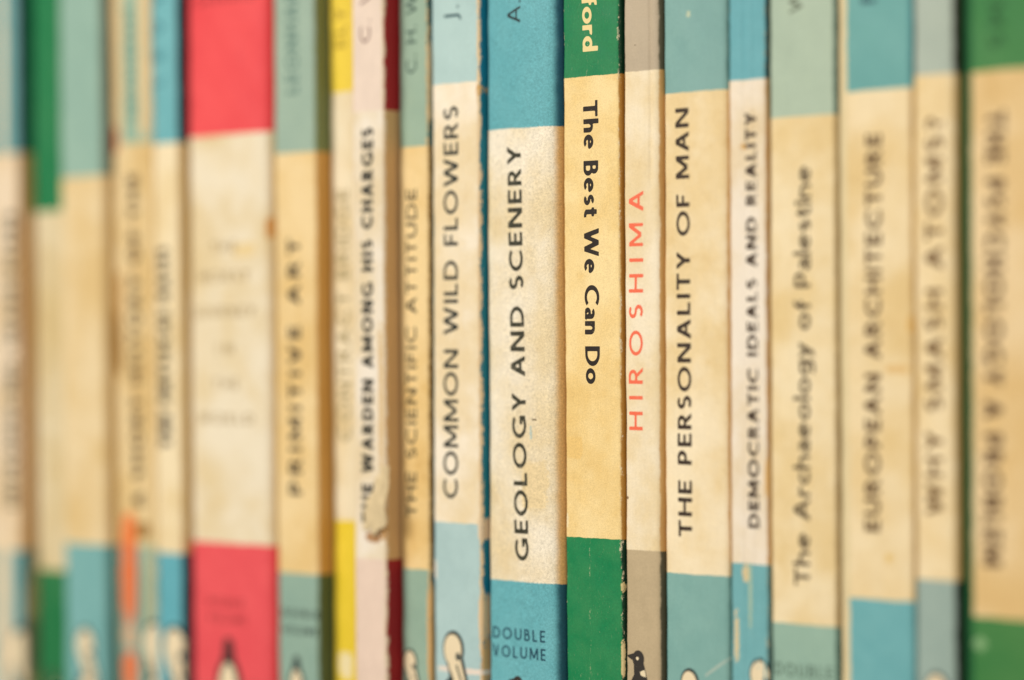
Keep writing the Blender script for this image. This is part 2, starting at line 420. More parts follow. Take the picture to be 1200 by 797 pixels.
def make_spine(b, sh, mat, parent):
    w, rL, rR = sh.w, sh.rL, sh.rR
    a = np.radians(np.linspace(0, 86, 10))
    left = rL - rL * np.sin(a[::-1]); right = w - rR + rR * np.sin(a)
    left = rL * (1 - np.cos(np.radians(np.linspace(4, 90, 10)))); right = (w - rR * (1 - np.cos(np.radians(np.linspace(4, 90, 12)))))[::-1]
    n = max(10, int((w - rL - rR) / .22))
    ss = np.concatenate([left, np.linspace(rL, w - rR, n + 1)[1:-1], right])
    zs = z_rows(); V = []; Fc = []
    for z in zs:
        for s in ss: V.append(sh.pos(s, z))
    m_ = len(ss)
    for j in range(len(zs) - 1):
        for i in range(m_ - 1):
            q = j * m_ + i; Fc.append((q, q + 1, q + m_ + 1, q + m_))
    o = link_mesh('spine', V, Fc, mat, parent)
    md = o.modifiers.new('paper', 'SOLIDIFY'); md.thickness = 0.0003; md.offset = -1
    return o, ss

def make_board(name, b, sh, s, side, mat, parent):
    """front or back cover: a sheet running back from the spine's edge"""
    zs = z_rows(); V = []; Fc = []
    th = 0.28 * (1 if side < 0 else -1)
    for z in zs:
        x, y0, _ = sh.pos(s, z); x /= MM; y0 /= MM
        ys = [y0, y0 + 1, y0 + 3, y0 + 8, y0 + 20, 60, 110.5]
        xe = x if side < 0 else x
        for yy in ys: V.append((xe * MM, yy * MM, z * MM))
        for yy in reversed(ys): V.append(((xe + th) * MM, yy * MM, z * MM))
    m_ = 14
    for j in range(len(zs) - 1):
        for i in range(m_):
            q = j * m_; i2 = (i + 1) % m_
            f = (q + i, q + i2, q + m_ + i2, q + m_ + i)
            Fc.append(f if side > 0 else f[::-1])
    top = (len(zs) - 1) * m_
    for i in range(6):
        f = (i, i + 1, 12 - i, 13 - i); Fc.append(f if side < 0 else f[::-1])
        f = (top + i, top + i + 1, top + 12 - i, top + 13 - i); Fc.append(f[::-1] if side < 0 else f)
    return link_mesh(name, V, Fc, mat, parent, smooth=False)

def drape(name, pts, faces, sh, lift, mat, parent):
    V = [sh.pos(min(max(s, 0.02), sh.w - .02), z, lift) for s, z in pts]
    return link_mesh(name, V, faces, mat, parent)

def subdivided(pts, faces): return pts, faces

def lettering(b, sh, t, idx, parent):
    w = t.get('w', .15); v = t.get('wh', w * .88); cap = t['cap']
    (s0, z0), (s1, z1) = t['p0'], t['p1']
    if t['dir'] == 'flat': L = abs(s1 - s0)
    else: L = abs(z1 - z0)
    V, Fc = set_text(t['s'], w, v, L / cap, .10 if t['s'].lower() != t['s'] and t['s'].upper() != t['s'] else (.30 if t['dir'] == 'flat' else None))
    if t['s'] == 'ford': V, Fc = set_text(t['s'], w, v, L / cap, .07)
    pts = []
    for a, h_ in V:
        a *= cap; h_ = (h_ - .5) * cap
        if t['dir'] == 'up': k = a / L; pts.append((s0 + (s1 - s0) * k - h_, z0 + a))
        elif t['dir'] == 'down': k = a / L; pts.append((s0 + (s1 - s0) * k + h_, z0 - a))
        else: pts.append((s0 + a, z0 + h_))
    flip = False
    mat = ink_material('ink_' + b['key'], t['col'], t.get('worn', .12), b['cream'], idx * 3.3)
    return drape(t.get('name', 'title'), pts, Fc, sh, 0.012, mat, parent)

# emblems printed near the foot of a spine -------------------------------------------------
def ell(X, Y, cx, cy, rx, ry, rot=0.0):
    c, s_ = math.cos(rot), math.sin(rot); dx, dy = X - cx, Y - cy
    u, v = c * dx + s_ * dy, -s_ * dx + c * dy
    return (np.sqrt((u / rx) ** 2 + (v / ry) ** 2) - 1) * min(rx, ry)
def pol(X, Y, p): return poly_sd(np.array(p, float), X, Y)

def emblem(b, sh, e, parent):
    kind, s0, z0, wd = e[:4]
    cell = .045
    X, Y = np.meshgrid(np.arange(-1.3, 1.3, cell), np.arange(-3.4, .15, cell))
    dark = lin; U = np.minimum
    if kind == 'pelican':      # long-billed bird: egg-shaped head, bill laid down on the neck
        o = U(ell(X, Y, 0, -.66, .50, .66), pol(X, Y, [(-.42, -.9), (.46, -.9), (.72, -1.9), (-.16, -1.7)]))
        o = U(o, ell(X, Y, .10, -2.35, .62, .80))
        li = U(ell(X, Y, -.03, -.69, .41, .56), pol(X, Y, [(-.24, -1.24), (.06, -1.10), (.40, -1.95), (.12, -1.95)]))
        li = U(li, pol(X, Y, [(.14, -1.05), (.32, -.95), (.58, -1.85), (.44, -1.85)]))
        li = U(li, ell(X, Y, .10, -2.4, .46, .62))
        li = np.maximum(li, -ell(X, Y, .22, -.90, .10, .15))
    elif kind == 'front':      # standing bird seen from the front, pale belly
        o = U(ell(X, Y, 0, -.28, .21, .28), ell(X, Y, 0, -1.55, .52, 1.12))
        o = U(o, pol(X, Y, [(-.19, -.3), (.19, -.3), (.36, -.9), (-.36, -.9)]))
        li = ell(X, Y, -.03, -1.68, .37, 1.0)
    else:                      # standing bird, head turned left
        o = U(ell(X, Y, 0, -.28, .22, .25), pol(X, Y, [(-.47, -.22), (-.16, -.12), (-.16, -.36)]))
        o = U(o, pol(X, Y, [(-.17, -.40), (.19, -.34), (.34, -.85), (.62, -1.7), (.5, -2.2), (-.62, -2.2), (-.50, -1.3), (-.16, -.75)]))
        o = U(o, ell(X, Y, .0, -2.1, .60, .80))
        li = U(ell(X, Y, -.05, -1.85, .36, .88, .06), pol(X, Y, [(.06, -.66), (.24, -.58), (.30, -.80), (.10, -.76)]))
        li = U(li, ell(X, Y, -.03, -.27, .055, .055))
    V, Fc = contour(o, -1.3, -3.4, cell)
    low = max(-1e9, 0)
    pts = [(s0 + x * wd, z0 + y * wd) for x, y in V]
    col = {'red': (70, 40, 38)}.get(b['key'], (52, 46, 40) if kind == 'penguin' else (44, 56, 54))
    blur_soft = e[4] if len(e) > 4 else None
    o1 = drape('bird_emblem', pts, Fc, sh, 0.010, ink_material('emblem_ink_' + b['key'], col, .15, b['cream'], 7.0), parent)
    V, Fc = contour(li, -1.3, -3.4, cell)
    pts = [(s0 + x * wd, z0 + y * wd) for x, y in V]
    drape('plumage', pts, Fc, sh, 0.022, ink_material('emblem_paper_' + b['key'], (238, 218, 178), .05, (220, 190, 140), 9.0), o1)
    return o1

# ------------------------------------------------------------------ the shelf
def box(name, lo, hi, mat, bevel=.0008):
    bm_ = bmesh.new(); bmesh.ops.create_cube(bm_, size=1)
    for v in bm_.verts:
        v.co = Vector([lo[i] + (v.co[i] + .5) * (hi[i] - lo[i]) for i in range(3)])
    bmesh.ops.bevel(bm_, geom=bm_.edges[:], offset=bevel, segments=2, affect='EDGES')
    me = bpy.data.meshes.new(name); bm_.to_mesh(me); bm_.free(); me.materials.append(mat)
    o = bpy.data.objects.new(name, me); COL.objects.link(o); o['kind'] = 'structure'
    return o
wood = plain('dark_wood', (92, 66, 42), .55, .2, .15)
box('shelf', (-.30, -.03, -.020), (.30, .16, -.0005), wood)
box('shelf_back', (-.30, .145, .0), (.30, .157, .26), wood)

# ------------------------------------------------------------------ the books
DATA = [{'key': 'bard',
  'label': 'worn thin book with pinkish cream spine and faded teal bands at the left edge',
  'x': -115.316,
  'w': 10.808,
  'yo': 0,
  'rL': 0.7,
  'rR': 1.0,
  'zt': 121.978,
  'zb': 55.609,
  'lean': 0.008,
  'cream': (232, 208, 172),
  'ct': (110, 165, 165),
  'cb': (110, 165, 165),
  'st': (14, 72, 62),
  'sb': (40, 110, 105),
  'screams': (212, 160, 92),
  'wearL': 0.9,
  'wearR': 0.5,
  'wear': 0.2,
  'stain': 0.5,
  'texts': [{'s': 'INTRODUCING SHAKESPEARE', 'dir': 'up', 'p0': (8.183, 62.737), 'p1': (8.572, 112.015), 'cap': 2.685, 'w': 0.3, 'col': (76, 70, 50)}],
  'spots': [(5.57, 44.68, 2.02, 15.8, (236, 212, 172)),
            (12.03, 42.29, 1.55, 13.51, (214, 176, 118)),
            (6.51, 134.98, 0.9, 15.72, (232, 205, 160)),
            (11.12, 39.37, 0.66, 4.84, (120, 110, 84)),
            (8.21, 37.71, 0.67, 3.72, (150, 120, 84)),
            (12.56, 138.83, 0.44, 9.91, (190, 170, 130))],
  'emblem': ('pelican', 10.035, 42.854, 5.787)},
 {'key': 'green_thin',
  'label': 'thin book with deep green bands near the left edge',
  'x': -104.357,
  'w': 10.097,
  'yo': 2.6,
  'rL': 0.7,
  'rR': 0.6,
  'zt': 112.165,
  'zb': 52.495,
  'lean': 0.008,
  'cream': (222, 204, 162),
  'ct': (6, 124, 70),
  'cb': (14, 118, 64),
  'st': (10, 90, 60),
  'sb': (10, 90, 50),
  'wear': 0.1,
  'stain': 0.2,
  'texts': [{'s': 'THE LIVING STAGE', 'dir': 'up', 'p0': (3.822, 67.847), 'p1': (4.116, 106.211), 'cap': 2.412, 'w': 0.12, 'col': (205, 180, 125)}],
  'spots': [],
  'emblem': ('penguin', 4.235, 35.879, 3.506)},
 {'key': 'grey_teal',
  'label': 'wide book with grey green top band, blank tan cream panel and teal lower band',
  'x': -94.11,
  'w': 11.308,
  'yo': -0.2,
  'rL': 1.2,
  'rR': 1.7,
  'zt': 117.335,
  'zb': 57.623,
  'lean': 0.009,
  'cream': (232, 206, 156),
  'ct': (150, 184, 166),
  'cb': (122, 178, 174),
  'st': (96, 96, 70),
  'sb': (70, 120, 110),
  'wear': 0.1,
  'stain': 0.25,
  'texts': [{'s': 'SOCIAL LIFE', 'dir': 'up', 'p0': (4.441, 64.889), 'p1': (4.737, 104.51), 'cap': 2.545, 'w': 0.12, 'col': (220, 192, 138)}],
  'spots': [],
  'emblem': ('pelican', 5.557, 44.237, 4.651)},
 {'key': 'torn_orange',
  'label': 'tattered narrow book with an orange strip showing at its lower left',
  'x': -82.652,
  'w': 9.766,
  'yo': 1.4,
  'rL': 0.5,
  'rR': 0.9,
  'zt': 122.33,
  'zb': 57.75,
  'lean': 0.009,
  'cream': (230, 202, 148),
  'ct': (150, 182, 158),
  'cb': (138, 170, 152),
  'st': (120, 70, 40),
  'sb': (90, 110, 90),
  'wearL': 1.1,
  'wearR': 1.1,
  'wear': 0.5,
  'stain': 0.8,
  'texts': [{'s': 'A SHORT HISTORY OF THE', 'dir': 'up', 'p0': (5.476, 63.942), 'p1': (4.836, 117.292), 'cap': 2.447, 'w': 0.3, 'col': (86, 62, 30)},
            {'s': 'MARRIAGES', 'dir': 'down', 'p0': (4.209, 144.006), 'p1': (5.103, 126.166), 'cap': 2.045, 'w': 0.2, 'col': (80, 130, 118), 'name': 'author_name'}],
  'spots': [(2.95, 53.8, 1.84, 9.35, (238, 108, 34)),
            (3.04, 37.73, 1.64, 3.3, (238, 108, 34)),
            (3.08, 43.23, 1.64, 1.92, (214, 170, 130)),
            (1.28, 137.38, 1.85, 15.11, (228, 196, 142)),
            (7.82, 136.9, 1.41, 14.95, (228, 196, 142)),
            (0.35, 122.99, 1.03, 2.2, (190, 80, 40)),
            (6.47, 60.3, 1.62, 1.37, (150, 105, 40)),
            (1.15, 90.61, 1.03, 5.51, (160, 115, 50)),
            (1.41, 98.18, 0.82, 4.13, (190, 140, 70)),
            (8.02, 51.1, 1.01, 8.18, (190, 190, 150)),
            (6.39, 49.63, 0.41, 5.47, (110, 130, 104)),
            (7.13, 39.85, 0.61, 2.73, (120, 96, 60)),
            (9.97, 41.03, 0.4, 3.54, (150, 120, 76)),
            (4.95, 104.29, 0.61, 5.47, (196, 158, 100)),
            (4.98, 79.66, 0.61, 6.84, (206, 170, 112))],
  'emblem': ('pelican', 8.796, 45.979, 5.248)},
 {'key': 'navy_edge',
  'label': 'narrow book with bright blue bands left of the wide coral red book',
  'x': -72.736,
  'w': 6.298,
  'yo': 1.0,
  'rL': 0.7,
  'rR': 0.8,
  'zt': 121.907,
  'zb': 57.124,
  'lean': 0.008,
  'cream': (240, 218, 172),
  'ct': (112, 182, 186),
  'cb': (98, 176, 186),
  'st': (26, 44, 56),
  'sb': (26, 50, 62),
  'wear': 0.15,
  'stain': 0.4,
  'texts': [{'s': 'THE PHYSICAL BASIS', 'dir': 'up', 'p0': (2.527, 73.863), 'p1': (2.349, 105.484), 'cap': 2.393, 'w': 0.36, 'col': (46, 34, 18)},
            {'s': 'LEVY', 'dir': 'up', 'p0': (1.929, 131.171), 'p1': (2.033, 146.02), 'cap': 2.196, 'w': 0.2, 'col': (60, 125, 135), 'name': 'author_name'}],
  'spots': [],
  'emblem': ('pelican', 4.321, 45.867, 5.554)},
 {'key': 'red',
  'label': 'wide book with coral red bands and a cream panel of faint stacked lettering',
  'x': -66.288,
  'w': 19.067,
  'yo': 2.2,
  'rL': 1.0,
  'rR': 2.3,
  'zt': 122.682,
  'zb': 59.173,
  'lean': 0.006,
  'cream': (236, 220, 186),
  'ct': (244, 76, 80),
  'cb': (240, 82, 88),
  'st': (225, 45, 48),
  'sb': (225, 50, 52),
  'wear': 0.05,
  'stain': 0.35,
  'bulge': 0.5,
  'skew': 0.0,
  'texts': [{'s': 'THE', 'dir': 'flat', 'p0': (5.789, 105.28), 'p1': (11.342, 105.28), 'cap': 1.599, 'w': 0.22, 'col': (176, 152, 108)},
            {'s': 'WORST', 'dir': 'flat', 'p0': (2.651, 100.664), 'p1': (14.145, 100.664), 'cap': 1.607, 'w': 0.22, 'col': (176, 152, 108)},
            {'s': 'JOURNEY', 'dir': 'flat', 'p0': (1.44, 95.18), 'p1': (15.236, 95.18), 'cap': 1.611, 'w': 0.22, 'col': (176, 152, 108)},
            {'s': 'IN', 'dir': 'flat', 'p0': (6.841, 89.421), 'p1': (10.478, 89.421), 'cap': 1.597, 'w': 0.22, 'col': (176, 152, 108)},
            {'s': 'THE', 'dir': 'flat', 'p0': (5.84, 83.952), 'p1': (11.583, 83.952), 'cap': 1.6, 'w': 0.22, 'col': (176, 152, 108)},
            {'s': 'WORLD', 'dir': 'flat', 'p0': (2.501, 78.551), 'p1': (14.756, 78.551), 'cap': 1.609, 'w': 0.22, 'col': (176, 152, 108)},
            {'s': 'DOUBLE', 'dir': 'flat', 'p0': (4.256, 49.966), 'p1': (12.31, 49.966), 'cap': 1.205, 'w': 0.2, 'col': (160, 48, 48), 'name': 'volume_mark'},
            {'s': 'VOLUME', 'dir': 'flat', 'p0': (4.238, 47.422), 'p1': (12.672, 47.422), 'cap': 1.205, 'w': 0.2, 'col': (160, 48, 48), 'name': 'volume_mark'},
            {'s': 'GARRARD', 'dir': 'flat', 'p0': (2.163, 143.951), 'p1': (15.919, 143.951), 'cap': 1.472, 'w': 0.16, 'col': (150, 40, 45), 'name': 'author_name'}],
  'spots': [(18.3, 107.86, 0.93, 1.57, (205, 140, 60)), (12.85, 104.72, 2.63, 1.19, (236, 208, 150))],
  'emblem': ('front', 8.846, 44.56, 5.935)},
 {'key': 'primitive',
  'label': 'grey green banded book with tan panel and olive side, left of the thin yellow book',
  'x': -47.071,
  'w': 9.098,
  'yo': 2.6,
  'rL': 0.7,
  'rR': 0.8,
  'zt': 119.227,
  'zb': 55.371,
  'lean': 0.004,
  'cream': (238, 208, 150),
  'ct': (160, 184, 164),
  'cb': (146, 176, 158),
  'st': (128, 142, 92),
  'sb': (92, 110, 70),
  'screams': (222, 172, 92),
  'wearR': 0.5,
  'wear': 0.05,
  'stain': 0.3,
  'texts': [{'s': 'PRIMITIVE ART', 'dir': 'up', 'p0': (4.308, 67.295), 'p1': (4.187, 106.175), 'cap': 2.553, 'w': 0.23, 'col': (52, 40, 26)},
            {'s': 'LEONHARD', 'dir': 'up', 'p0': (4.143, 128.194), 'p1': (4.256, 146.306), 'cap': 2.552, 'w': 0.2, 'col': (100, 130, 118), 'name': 'author_name'},
            {'s': 'DOUBLE', 'dir': 'flat', 'p0': (1.079, 49.304), 'p1': (8.903, 49.304), 'cap': 1.174, 'w': 0.24, 'col': (60, 78, 70), 'name': 'volume_mark'},
            {'s': 'VOLUME', 'dir': 'flat', 'p0': (1.062, 46.694), 'p1': (8.528, 46.694), 'cap': 1.174, 'w': 0.24, 'col': (60, 78, 70), 'name': 'volume_mark'}],
  'spots': [],
  'emblem': ('front', 4.155, 42.899, 3.285)},
 {'key': 'yellow',
  'label': 'thin book with bright yellow bands and pale grey lettering CONTRACT BRIDGE',
  'x': -37.823,
  'w': 10.124,
  'yo': 5.4,
  'rL': 0.7,
  'rR': 0.6,
  'zt': 128.151,
  'zb': 63.572,
  'lean': 0.004,
  'cream': (240, 222, 182),
  'ct': (248, 216, 66),
  'cb': (246, 214, 52),
  'st': (200, 160, 30),
  'sb': (200, 160, 30),
  'wear': 0.05,
  'stain': 0.15,
  'texts': [{'s': 'CONTRACT BRIDGE', 'dir': 'up', 'p0': (2.816, 75.56), 'p1': (2.51, 113.51), 'cap': 2.489, 'w': 0.2, 'col': (176, 158, 116)},
            {'s': 'ELY C', 'dir': 'up', 'p0': (2.461, 134.855), 'p1': (2.523, 145.131), 'cap': 2.49, 'w': 0.18, 'col': (190, 158, 44), 'name': 'author_name'}],
  'spots': [(2.61, 41.69, 1.42, 2.06, (246, 230, 180))]},
 {'key': 'torn_pink',
  'label': 'faded pink book with dark red cover side and a ragged torn spine',
  'x': -27.549,
  'w': 6.452,
  'yo': -0.6,
  'rL': 0.5,
  'rR': 0.6,
  'zt': 124.316,
  'zb': 58.823,
  'lean': 0.002,
  'cream': (240, 226, 202),
  'ct': (240, 217, 196),
  'cb': (237, 210, 188),
  'st': (168, 38, 40),
  'sb': (160, 34, 38),
  'screams': (224, 180, 122),
  'wearL': 0.4,
  'wearR': 1.3,
  'wear': 0.1,
  'stain': 0.2,
  'fresh': 1,
  'torn': 1,
  'texts': [{'s': 'THE WARDEN AMONG HIS CHARGES', 'dir': 'up', 'p0': (2.711, 64.179), 'p1': (3.222, 121.834), 'cap': 2.227, 'w': 0.27, 'col': (60, 56, 46)},
            {'s': 'C. V', 'dir': 'up', 'p0': (2.783, 134.329), 'p1': (2.828, 142.055), 'cap': 2.054, 'w': 0.16, 'col': (140, 110, 100), 'name': 'author_name'}],
  'spots': [(3.9, 61.99, 1.53, 0.75, (170, 118, 62)),
            (5.61, 64.31, 0.68, 2.74, (196, 144, 78)),
            (3.06, 65.69, 0.34, 1.25, (206, 170, 120)),
            (5.54, 81.96, 0.51, 11.18, (222, 190, 140))]},
 {'key': 'attitude',
  'label': 'narrow grey green book THE SCIENTIFIC ATTITUDE with a tan panel and chipped right edge',
  'x': -20.946,
  'w': 5.738,
  'yo': 2.4,
  'rL': 0.5,
  'rR': 0.6,
  'zt': 118.93,
  'zb': 57.469,
  'lean': 0.001,
  'cream': (240, 208, 146),
  'ct': (158, 184, 160),
  'cb': (152, 180, 158),
  'st': (60, 100, 92),
  'sb': (30, 92, 92),
  'screams': (160, 120, 60),
  'wearL': 0.4,
  'wearR': 1.2,
  'wear': 0.15,
  'stain': 0.7,
  'wcol': (226, 190, 130),
  'texts': [{'s': 'THE SCIENTIFIC ATTITUDE', 'dir': 'up', 'p0': (2.158, 65.022), 'p1': (2.429, 112.755), 'cap': 2.016, 'w': 0.17, 'col': (78, 64, 40)},
            {'s': 'C. H. W', 'dir': 'up', 'p0': (2.525, 129.635), 'p1': (2.59, 141.045), 'cap': 2.012, 'w': 0.15, 'col': (72, 98, 86), 'name': 'author_name'}],
  'spots': [(5.57, 47.98, 0.5, 7.43, (226, 176, 110)), (6.02, 128.91, 0.5, 6.16, (232, 206, 160))],
  'emblem': ('pelican', 1.712, 45.822, 2.861)},
 {'key': 'wildflowers',
  'label': 'pale blue banded book COMMON WILD FLOWERS with a chipped dark teal right edge',
  'x': -15.058,
  'w': 9.345,
  'yo': 2.8,
  'rL': 0.7,
  'rR': 0.7,
  'zt': 127.742,
  'zb': 64.528,
  'lean': 0.001,
  'cream': (246, 230, 200),
  'ct': (184, 212, 206),
  'cb': (178, 206, 202),
  'st': (20, 124, 150),
  'sb': (16, 120, 146),
  'screams': (30, 130, 150),
  'wearR': 1.4,
  'wear': 0.06,
  'stain': 0.25,
  'wcol': (236, 206, 160),
  'texts': [{'s': 'COMMON WILD FLOWERS',
             'dir': 'up',
             'p0': (3.557, 68.033),
             'p1': (3.949, 124.389),
             'cap': 2.752,
             'w': 0.18,
             'wh': 0.145,
             'col': (50, 52, 44),
             'worn': 0.3},
            {'s': 'J.', 'dir': 'up', 'p0': (4.098, 136.761), 'p1': (4.11, 138.844), 'cap': 2.613, 'w': 0.12, 'col': (50, 84, 90), 'name': 'author_name'}],
  'spots': [(9.05, 63.87, 0.48, 1.58, (234, 208, 170)),
            (9.06, 51.09, 0.42, 3.41, (236, 200, 150)),
            (9.51, 45.03, 0.48, 3.17, (222, 176, 112)),
            (5.38, 43.35, 4.84, 0.43, (238, 220, 200)),
            (9.06, 126.52, 0.48, 0.85, (220, 170, 100)),
            (0.54, 57.53, 0.33, 1.48, (236, 226, 206))],
  'emblem': ('pelican', 3.943, 49.002, 4.09)},
 {'key': 'geology',
  'label': 'blue banded book GEOLOGY AND SCENERY marked double volume',
  'x': -5.563,
  'w': 13.68,
  'yo': 4.0,
  'rL': 0.5,
  'rR': 2.7,
  'zt': 120.732,
  'zb': 56.652,
  'lean': 0.001,
  'cream': (244, 229, 198),
  'ct': (102, 178, 184),
  'cb': (104, 180, 186),
  'st': (20, 80, 96),
  'sb': (20, 80, 90),
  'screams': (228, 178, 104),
  'wearR': 0.25,
  'wear': 0.12,
  'grain': 0.32,
  'stain': 0.35,
  'foldR': 1.3,
  'bulge': 0.3,
  'texts': [{'s': 'GEOLOGY AND SCENERY',
             'dir': 'up',
             'p0': (6.371, 59.663),
             'p1': (5.182, 118.163),
             'cap': 2.557,
             'w': 0.225,
             'wh': 0.17,
             'col': (54, 52, 36),
             'worn': 0.4},
            {'s': 'A.', 'dir': 'up', 'p0': (5.352, 135.639), 'p1': (5.368, 138.772), 'cap': 2.438, 'w': 0.12, 'col': (36, 50, 52), 'name': 'author_name'},
            {'s': 'DOUBLE',
             'dir': 'flat',
             'p0': (0.771, 49.175),
             'p1': (10.447, 49.175),
             'cap': 1.646,
             'w': 0.16,
             'wh': 0.145,
             'col': (24, 70, 86),
             'name': 'volume_mark',
             'worn': 0},
            {'s': 'VOLUME',
             'dir': 'flat',
             'p0': (0.677, 46.608),
             'p1': (10.512, 46.608),
             'cap': 1.646,
             'w': 0.16,
             'wh': 0.145,
             'col': (24, 70, 86),
             'name': 'volume_mark',
             'worn': 0}],
  'spots': [(8.74, 79.61, 0.47, 0.14, (90, 70, 40)), (8.85, 70.49, 2.48, 3.6, (238, 212, 160)), (8.11, 77.67, 0.19, 1.08, (170, 196, 190))],
  'emblem': ('penguin', 5.423, 43.418, 4.094)},
 {'key': 'best',
  'label': 'deep green banded book with tan panel reading The Best We Can Do in bold',
  'x': 8.267,
  'w': 9.994,
  'yo': 4.4,
  'rL': 0.35,
  'rR': 0.6,
  'zt': 127.25,
  'zb': 63.421,
  'lean': 0.003,
  'cream': (247, 217, 152),
  'ct': (0, 130, 78),
  'cb': (0, 132, 76),
  'st': (10, 60, 36),
  'sb': (10, 56, 34),
  'screams': (196, 140, 60),
  'wearL': 0.85,
  'wearR': 0.95,
  'wear': 0.14,
  'grain': 0.14,
  'stain': 0.3,
  'bulge': 0.15,
  'scratch': 1,
  'wcol': (234, 216, 178),
  'texts': [{'s': 'The Best We Can Do',
             'dir': 'down',
             'p0': (4.885, 123.885),
             'p1': (5.144, 84.755),
             'cap': 2.518,
             'w': 0.25,
             'wh': 0.155,
             'col': (38, 28, 20),
             'worn': 0.15},
            {'s': 'ford',
             'dir': 'down',
             'p0': (4.806, 138.378),
             'p1': (4.918, 130.714),
             'cap': 2.489,
             'w': 0.25,
             'wh': 0.155,
             'col': (240, 216, 150),
             'name': 'author_name'}],
  'spots': [(9.84, 57.1, 0.24, 0.82, (232, 206, 146)),
            (9.79, 47.15, 0.22, 2.58, (230, 204, 146)),
            (0.36, 65.67, 0.24, 1.07, (248, 226, 176)),
            (1.63, 75.82, 1.51, 1.66, (240, 200, 122))]},
 {'key': 'hiroshima',
  'label': 'taupe banded book HIROSHIMA lettered in orange red',
  'x': 18.411,
  'w': 6.284,
  'yo': 5.0,
  'rL': 0.4,
  'rR': 1.1,
  'zt': 127.48,
  'zb': 62.14,
  'lean': 0,
  'cream': (244, 226, 190),
  'ct': (194, 176, 148),
  'cb': (196, 174, 136),
  'st': (90, 84, 62),
  'sb': (84, 78, 56),
  'screams': (214, 166, 98),
  'wearR': 0.6,
  'wear': 0.1,
  'stain': 0.25,
  'crease': [(4.6, 0.22, 0.25, 110, 181), (3.9, 0.06, 0.15, 0, 181)],
  'texts': [{'s': 'HIROSHIMA', 'dir': 'up', 'p0': (1.906, 78.529), 'p1': (2.132, 111.142), 'cap': 2.382, 'w': 0.18, 'wh': 0.145, 'col': (246, 112, 78), 'worn': 0.2}],
  'spots': [(2.01, 131.05, 0.18, 0.14, (110, 95, 75)), (0.4, 69.26, 0.15, 0.19, (120, 90, 60))],
  'emblem': ('penguin', 2.204, 48.582, 4.674)},
 {'key': 'personality',
  'label': 'dusty teal banded book THE PERSONALITY OF MAN in heavy black capitals',
  'x': 24.755,
  'w': 10.856,
  'yo': 5.1,
  'rL': 0.5,
  'rR': 1.0,
  'zt': 124.113,
  'zb': 59.375,
  'lean': 0.001,
  'cream': (245, 224, 182),
  'ct': (130, 174, 166),
  'cb': (132, 178, 168),
  'st': (84, 130, 122),
  'sb': (80, 130, 122),
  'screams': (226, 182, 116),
  'wear': 0.05,
  'stain': 0.35,
  'bulge': 0.6,
  'texts': [{'s': 'THE PERSONALITY OF MAN',
             'dir': 'up',
             'p0': (3.769, 64.361),
             'p1': (3.39, 121.992),
             'cap': 2.353,
             'w': 0.23,
             'wh': 0.165,
             'col': (58, 44, 32),
             'worn': 0.25}],
  'spots': [(4.65, 134.56, 0.37, 0.48, (196, 204, 170)), (8.75, 47.2, 1.94, 0.23, (176, 192, 176), 0.7)],
  'emblem': ('pelican', 4.398, 46.721, 3.254)},
 {'key': 'democratic',
  'label': 'streaked bright blue book DEMOCRATIC IDEALS AND REALITY with peeling flecks',
  'x': 35.66,
  'w': 6.121,
  'yo': 5.3,
  'rL': 0.5,
  'rR': 0.6,
  'zt': 125.188,
  'zb': 61.258,
  'lean': 0.001,
  'cream': (240, 224, 198),
  'ct': (108, 176, 182),
  'cb': (116, 178, 180),
  'st': (40, 60, 54),
  'sb': (90, 120, 110),
  'screams': (222, 172, 104),
  'wearL': 0.8,
  'wearR': 0.9,
  'wear': 0.2,
  'stain': 0.5,
  'crease': [(2.6, 0.12, 0.2, 0, 181), (4.2, 0.1, 0.16, 0, 181), (5.4, 0.08, 0.2, 0, 181)],
  'wcol': (224, 200, 150),
  'texts': [{'s': 'DEMOCRATIC IDEALS AND REALITY',
             'dir': 'up',
             'p0': (3.834, 66.025),
             'p1': (3.658, 120.789),
             'cap': 1.713,
             'w': 0.29,
             'wh': 0.22,
             'col': (62, 44, 30),
             'worn': 0.5}],
  'spots': [(2.58, 59.99, 0.55, 1.13, (226, 202, 150)),
            (3.25, 56.87, 0.27, 4.51, (170, 190, 160)),
            (1.04, 51.63, 0.41, 3.4, (224, 200, 150)),
            (2.41, 116.35, 0.68, 0.45, (216, 170, 100)),
            (5.89, 72.74, 0.4, 2.47, (226, 180, 110))],
  'emblem': ('pelican', 4.712, 48.987, 3.253)},
 {'key': 'archaeology',
  'label': 'pale sage banded book with mixed case title The Archaeology of Palestine',
  'x': 41.831,
  'w': 10.429,
  'yo': 5.4,
  'rL': 0.7,
  'rR': 0.6,
  'zt': 119.895,
  'zb': 53.844,
  'lean': 0,
  'cream': (240, 218, 172),
  'ct': (176, 194, 170),
  'cb': (152, 184, 164),
  'st': (66, 92, 78),
  'sb': (80, 110, 96),
  'screams': (190, 160, 106),
  'wear': 0.05,
  'stain': 0.25,
  'bulge': 0.3,
  'texts': [{'s': 'The Archaeology of Palestine', 'dir': 'up', 'p0': (5.203, 58.949), 'p1': (5.423, 113.365), 'cap': 2.377, 'w': 0.19, 'col': (84, 68, 44)},
            {'s': 'W', 'dir': 'up', 'p0': (4.447, 133.366), 'p1': (4.46, 136.358), 'cap': 1.985, 'w': 0.16, 'col': (104, 112, 92), 'name': 'author_name'},
            {'s': 'DOUBLE', 'dir': 'flat', 'p0': (0.762, 47.814), 'p1': (9.612, 47.814), 'cap': 1.68, 'w': 0.16, 'col': (96, 120, 104), 'name': 'volume_mark'}],
  'spots': []},
 {'key': 'european',
  'label': 'sky blue banded book EUROPEAN ARCHITECTURE with a bare cream strip along its left fold',
  'x': 52.341,
  'w': 11.055,
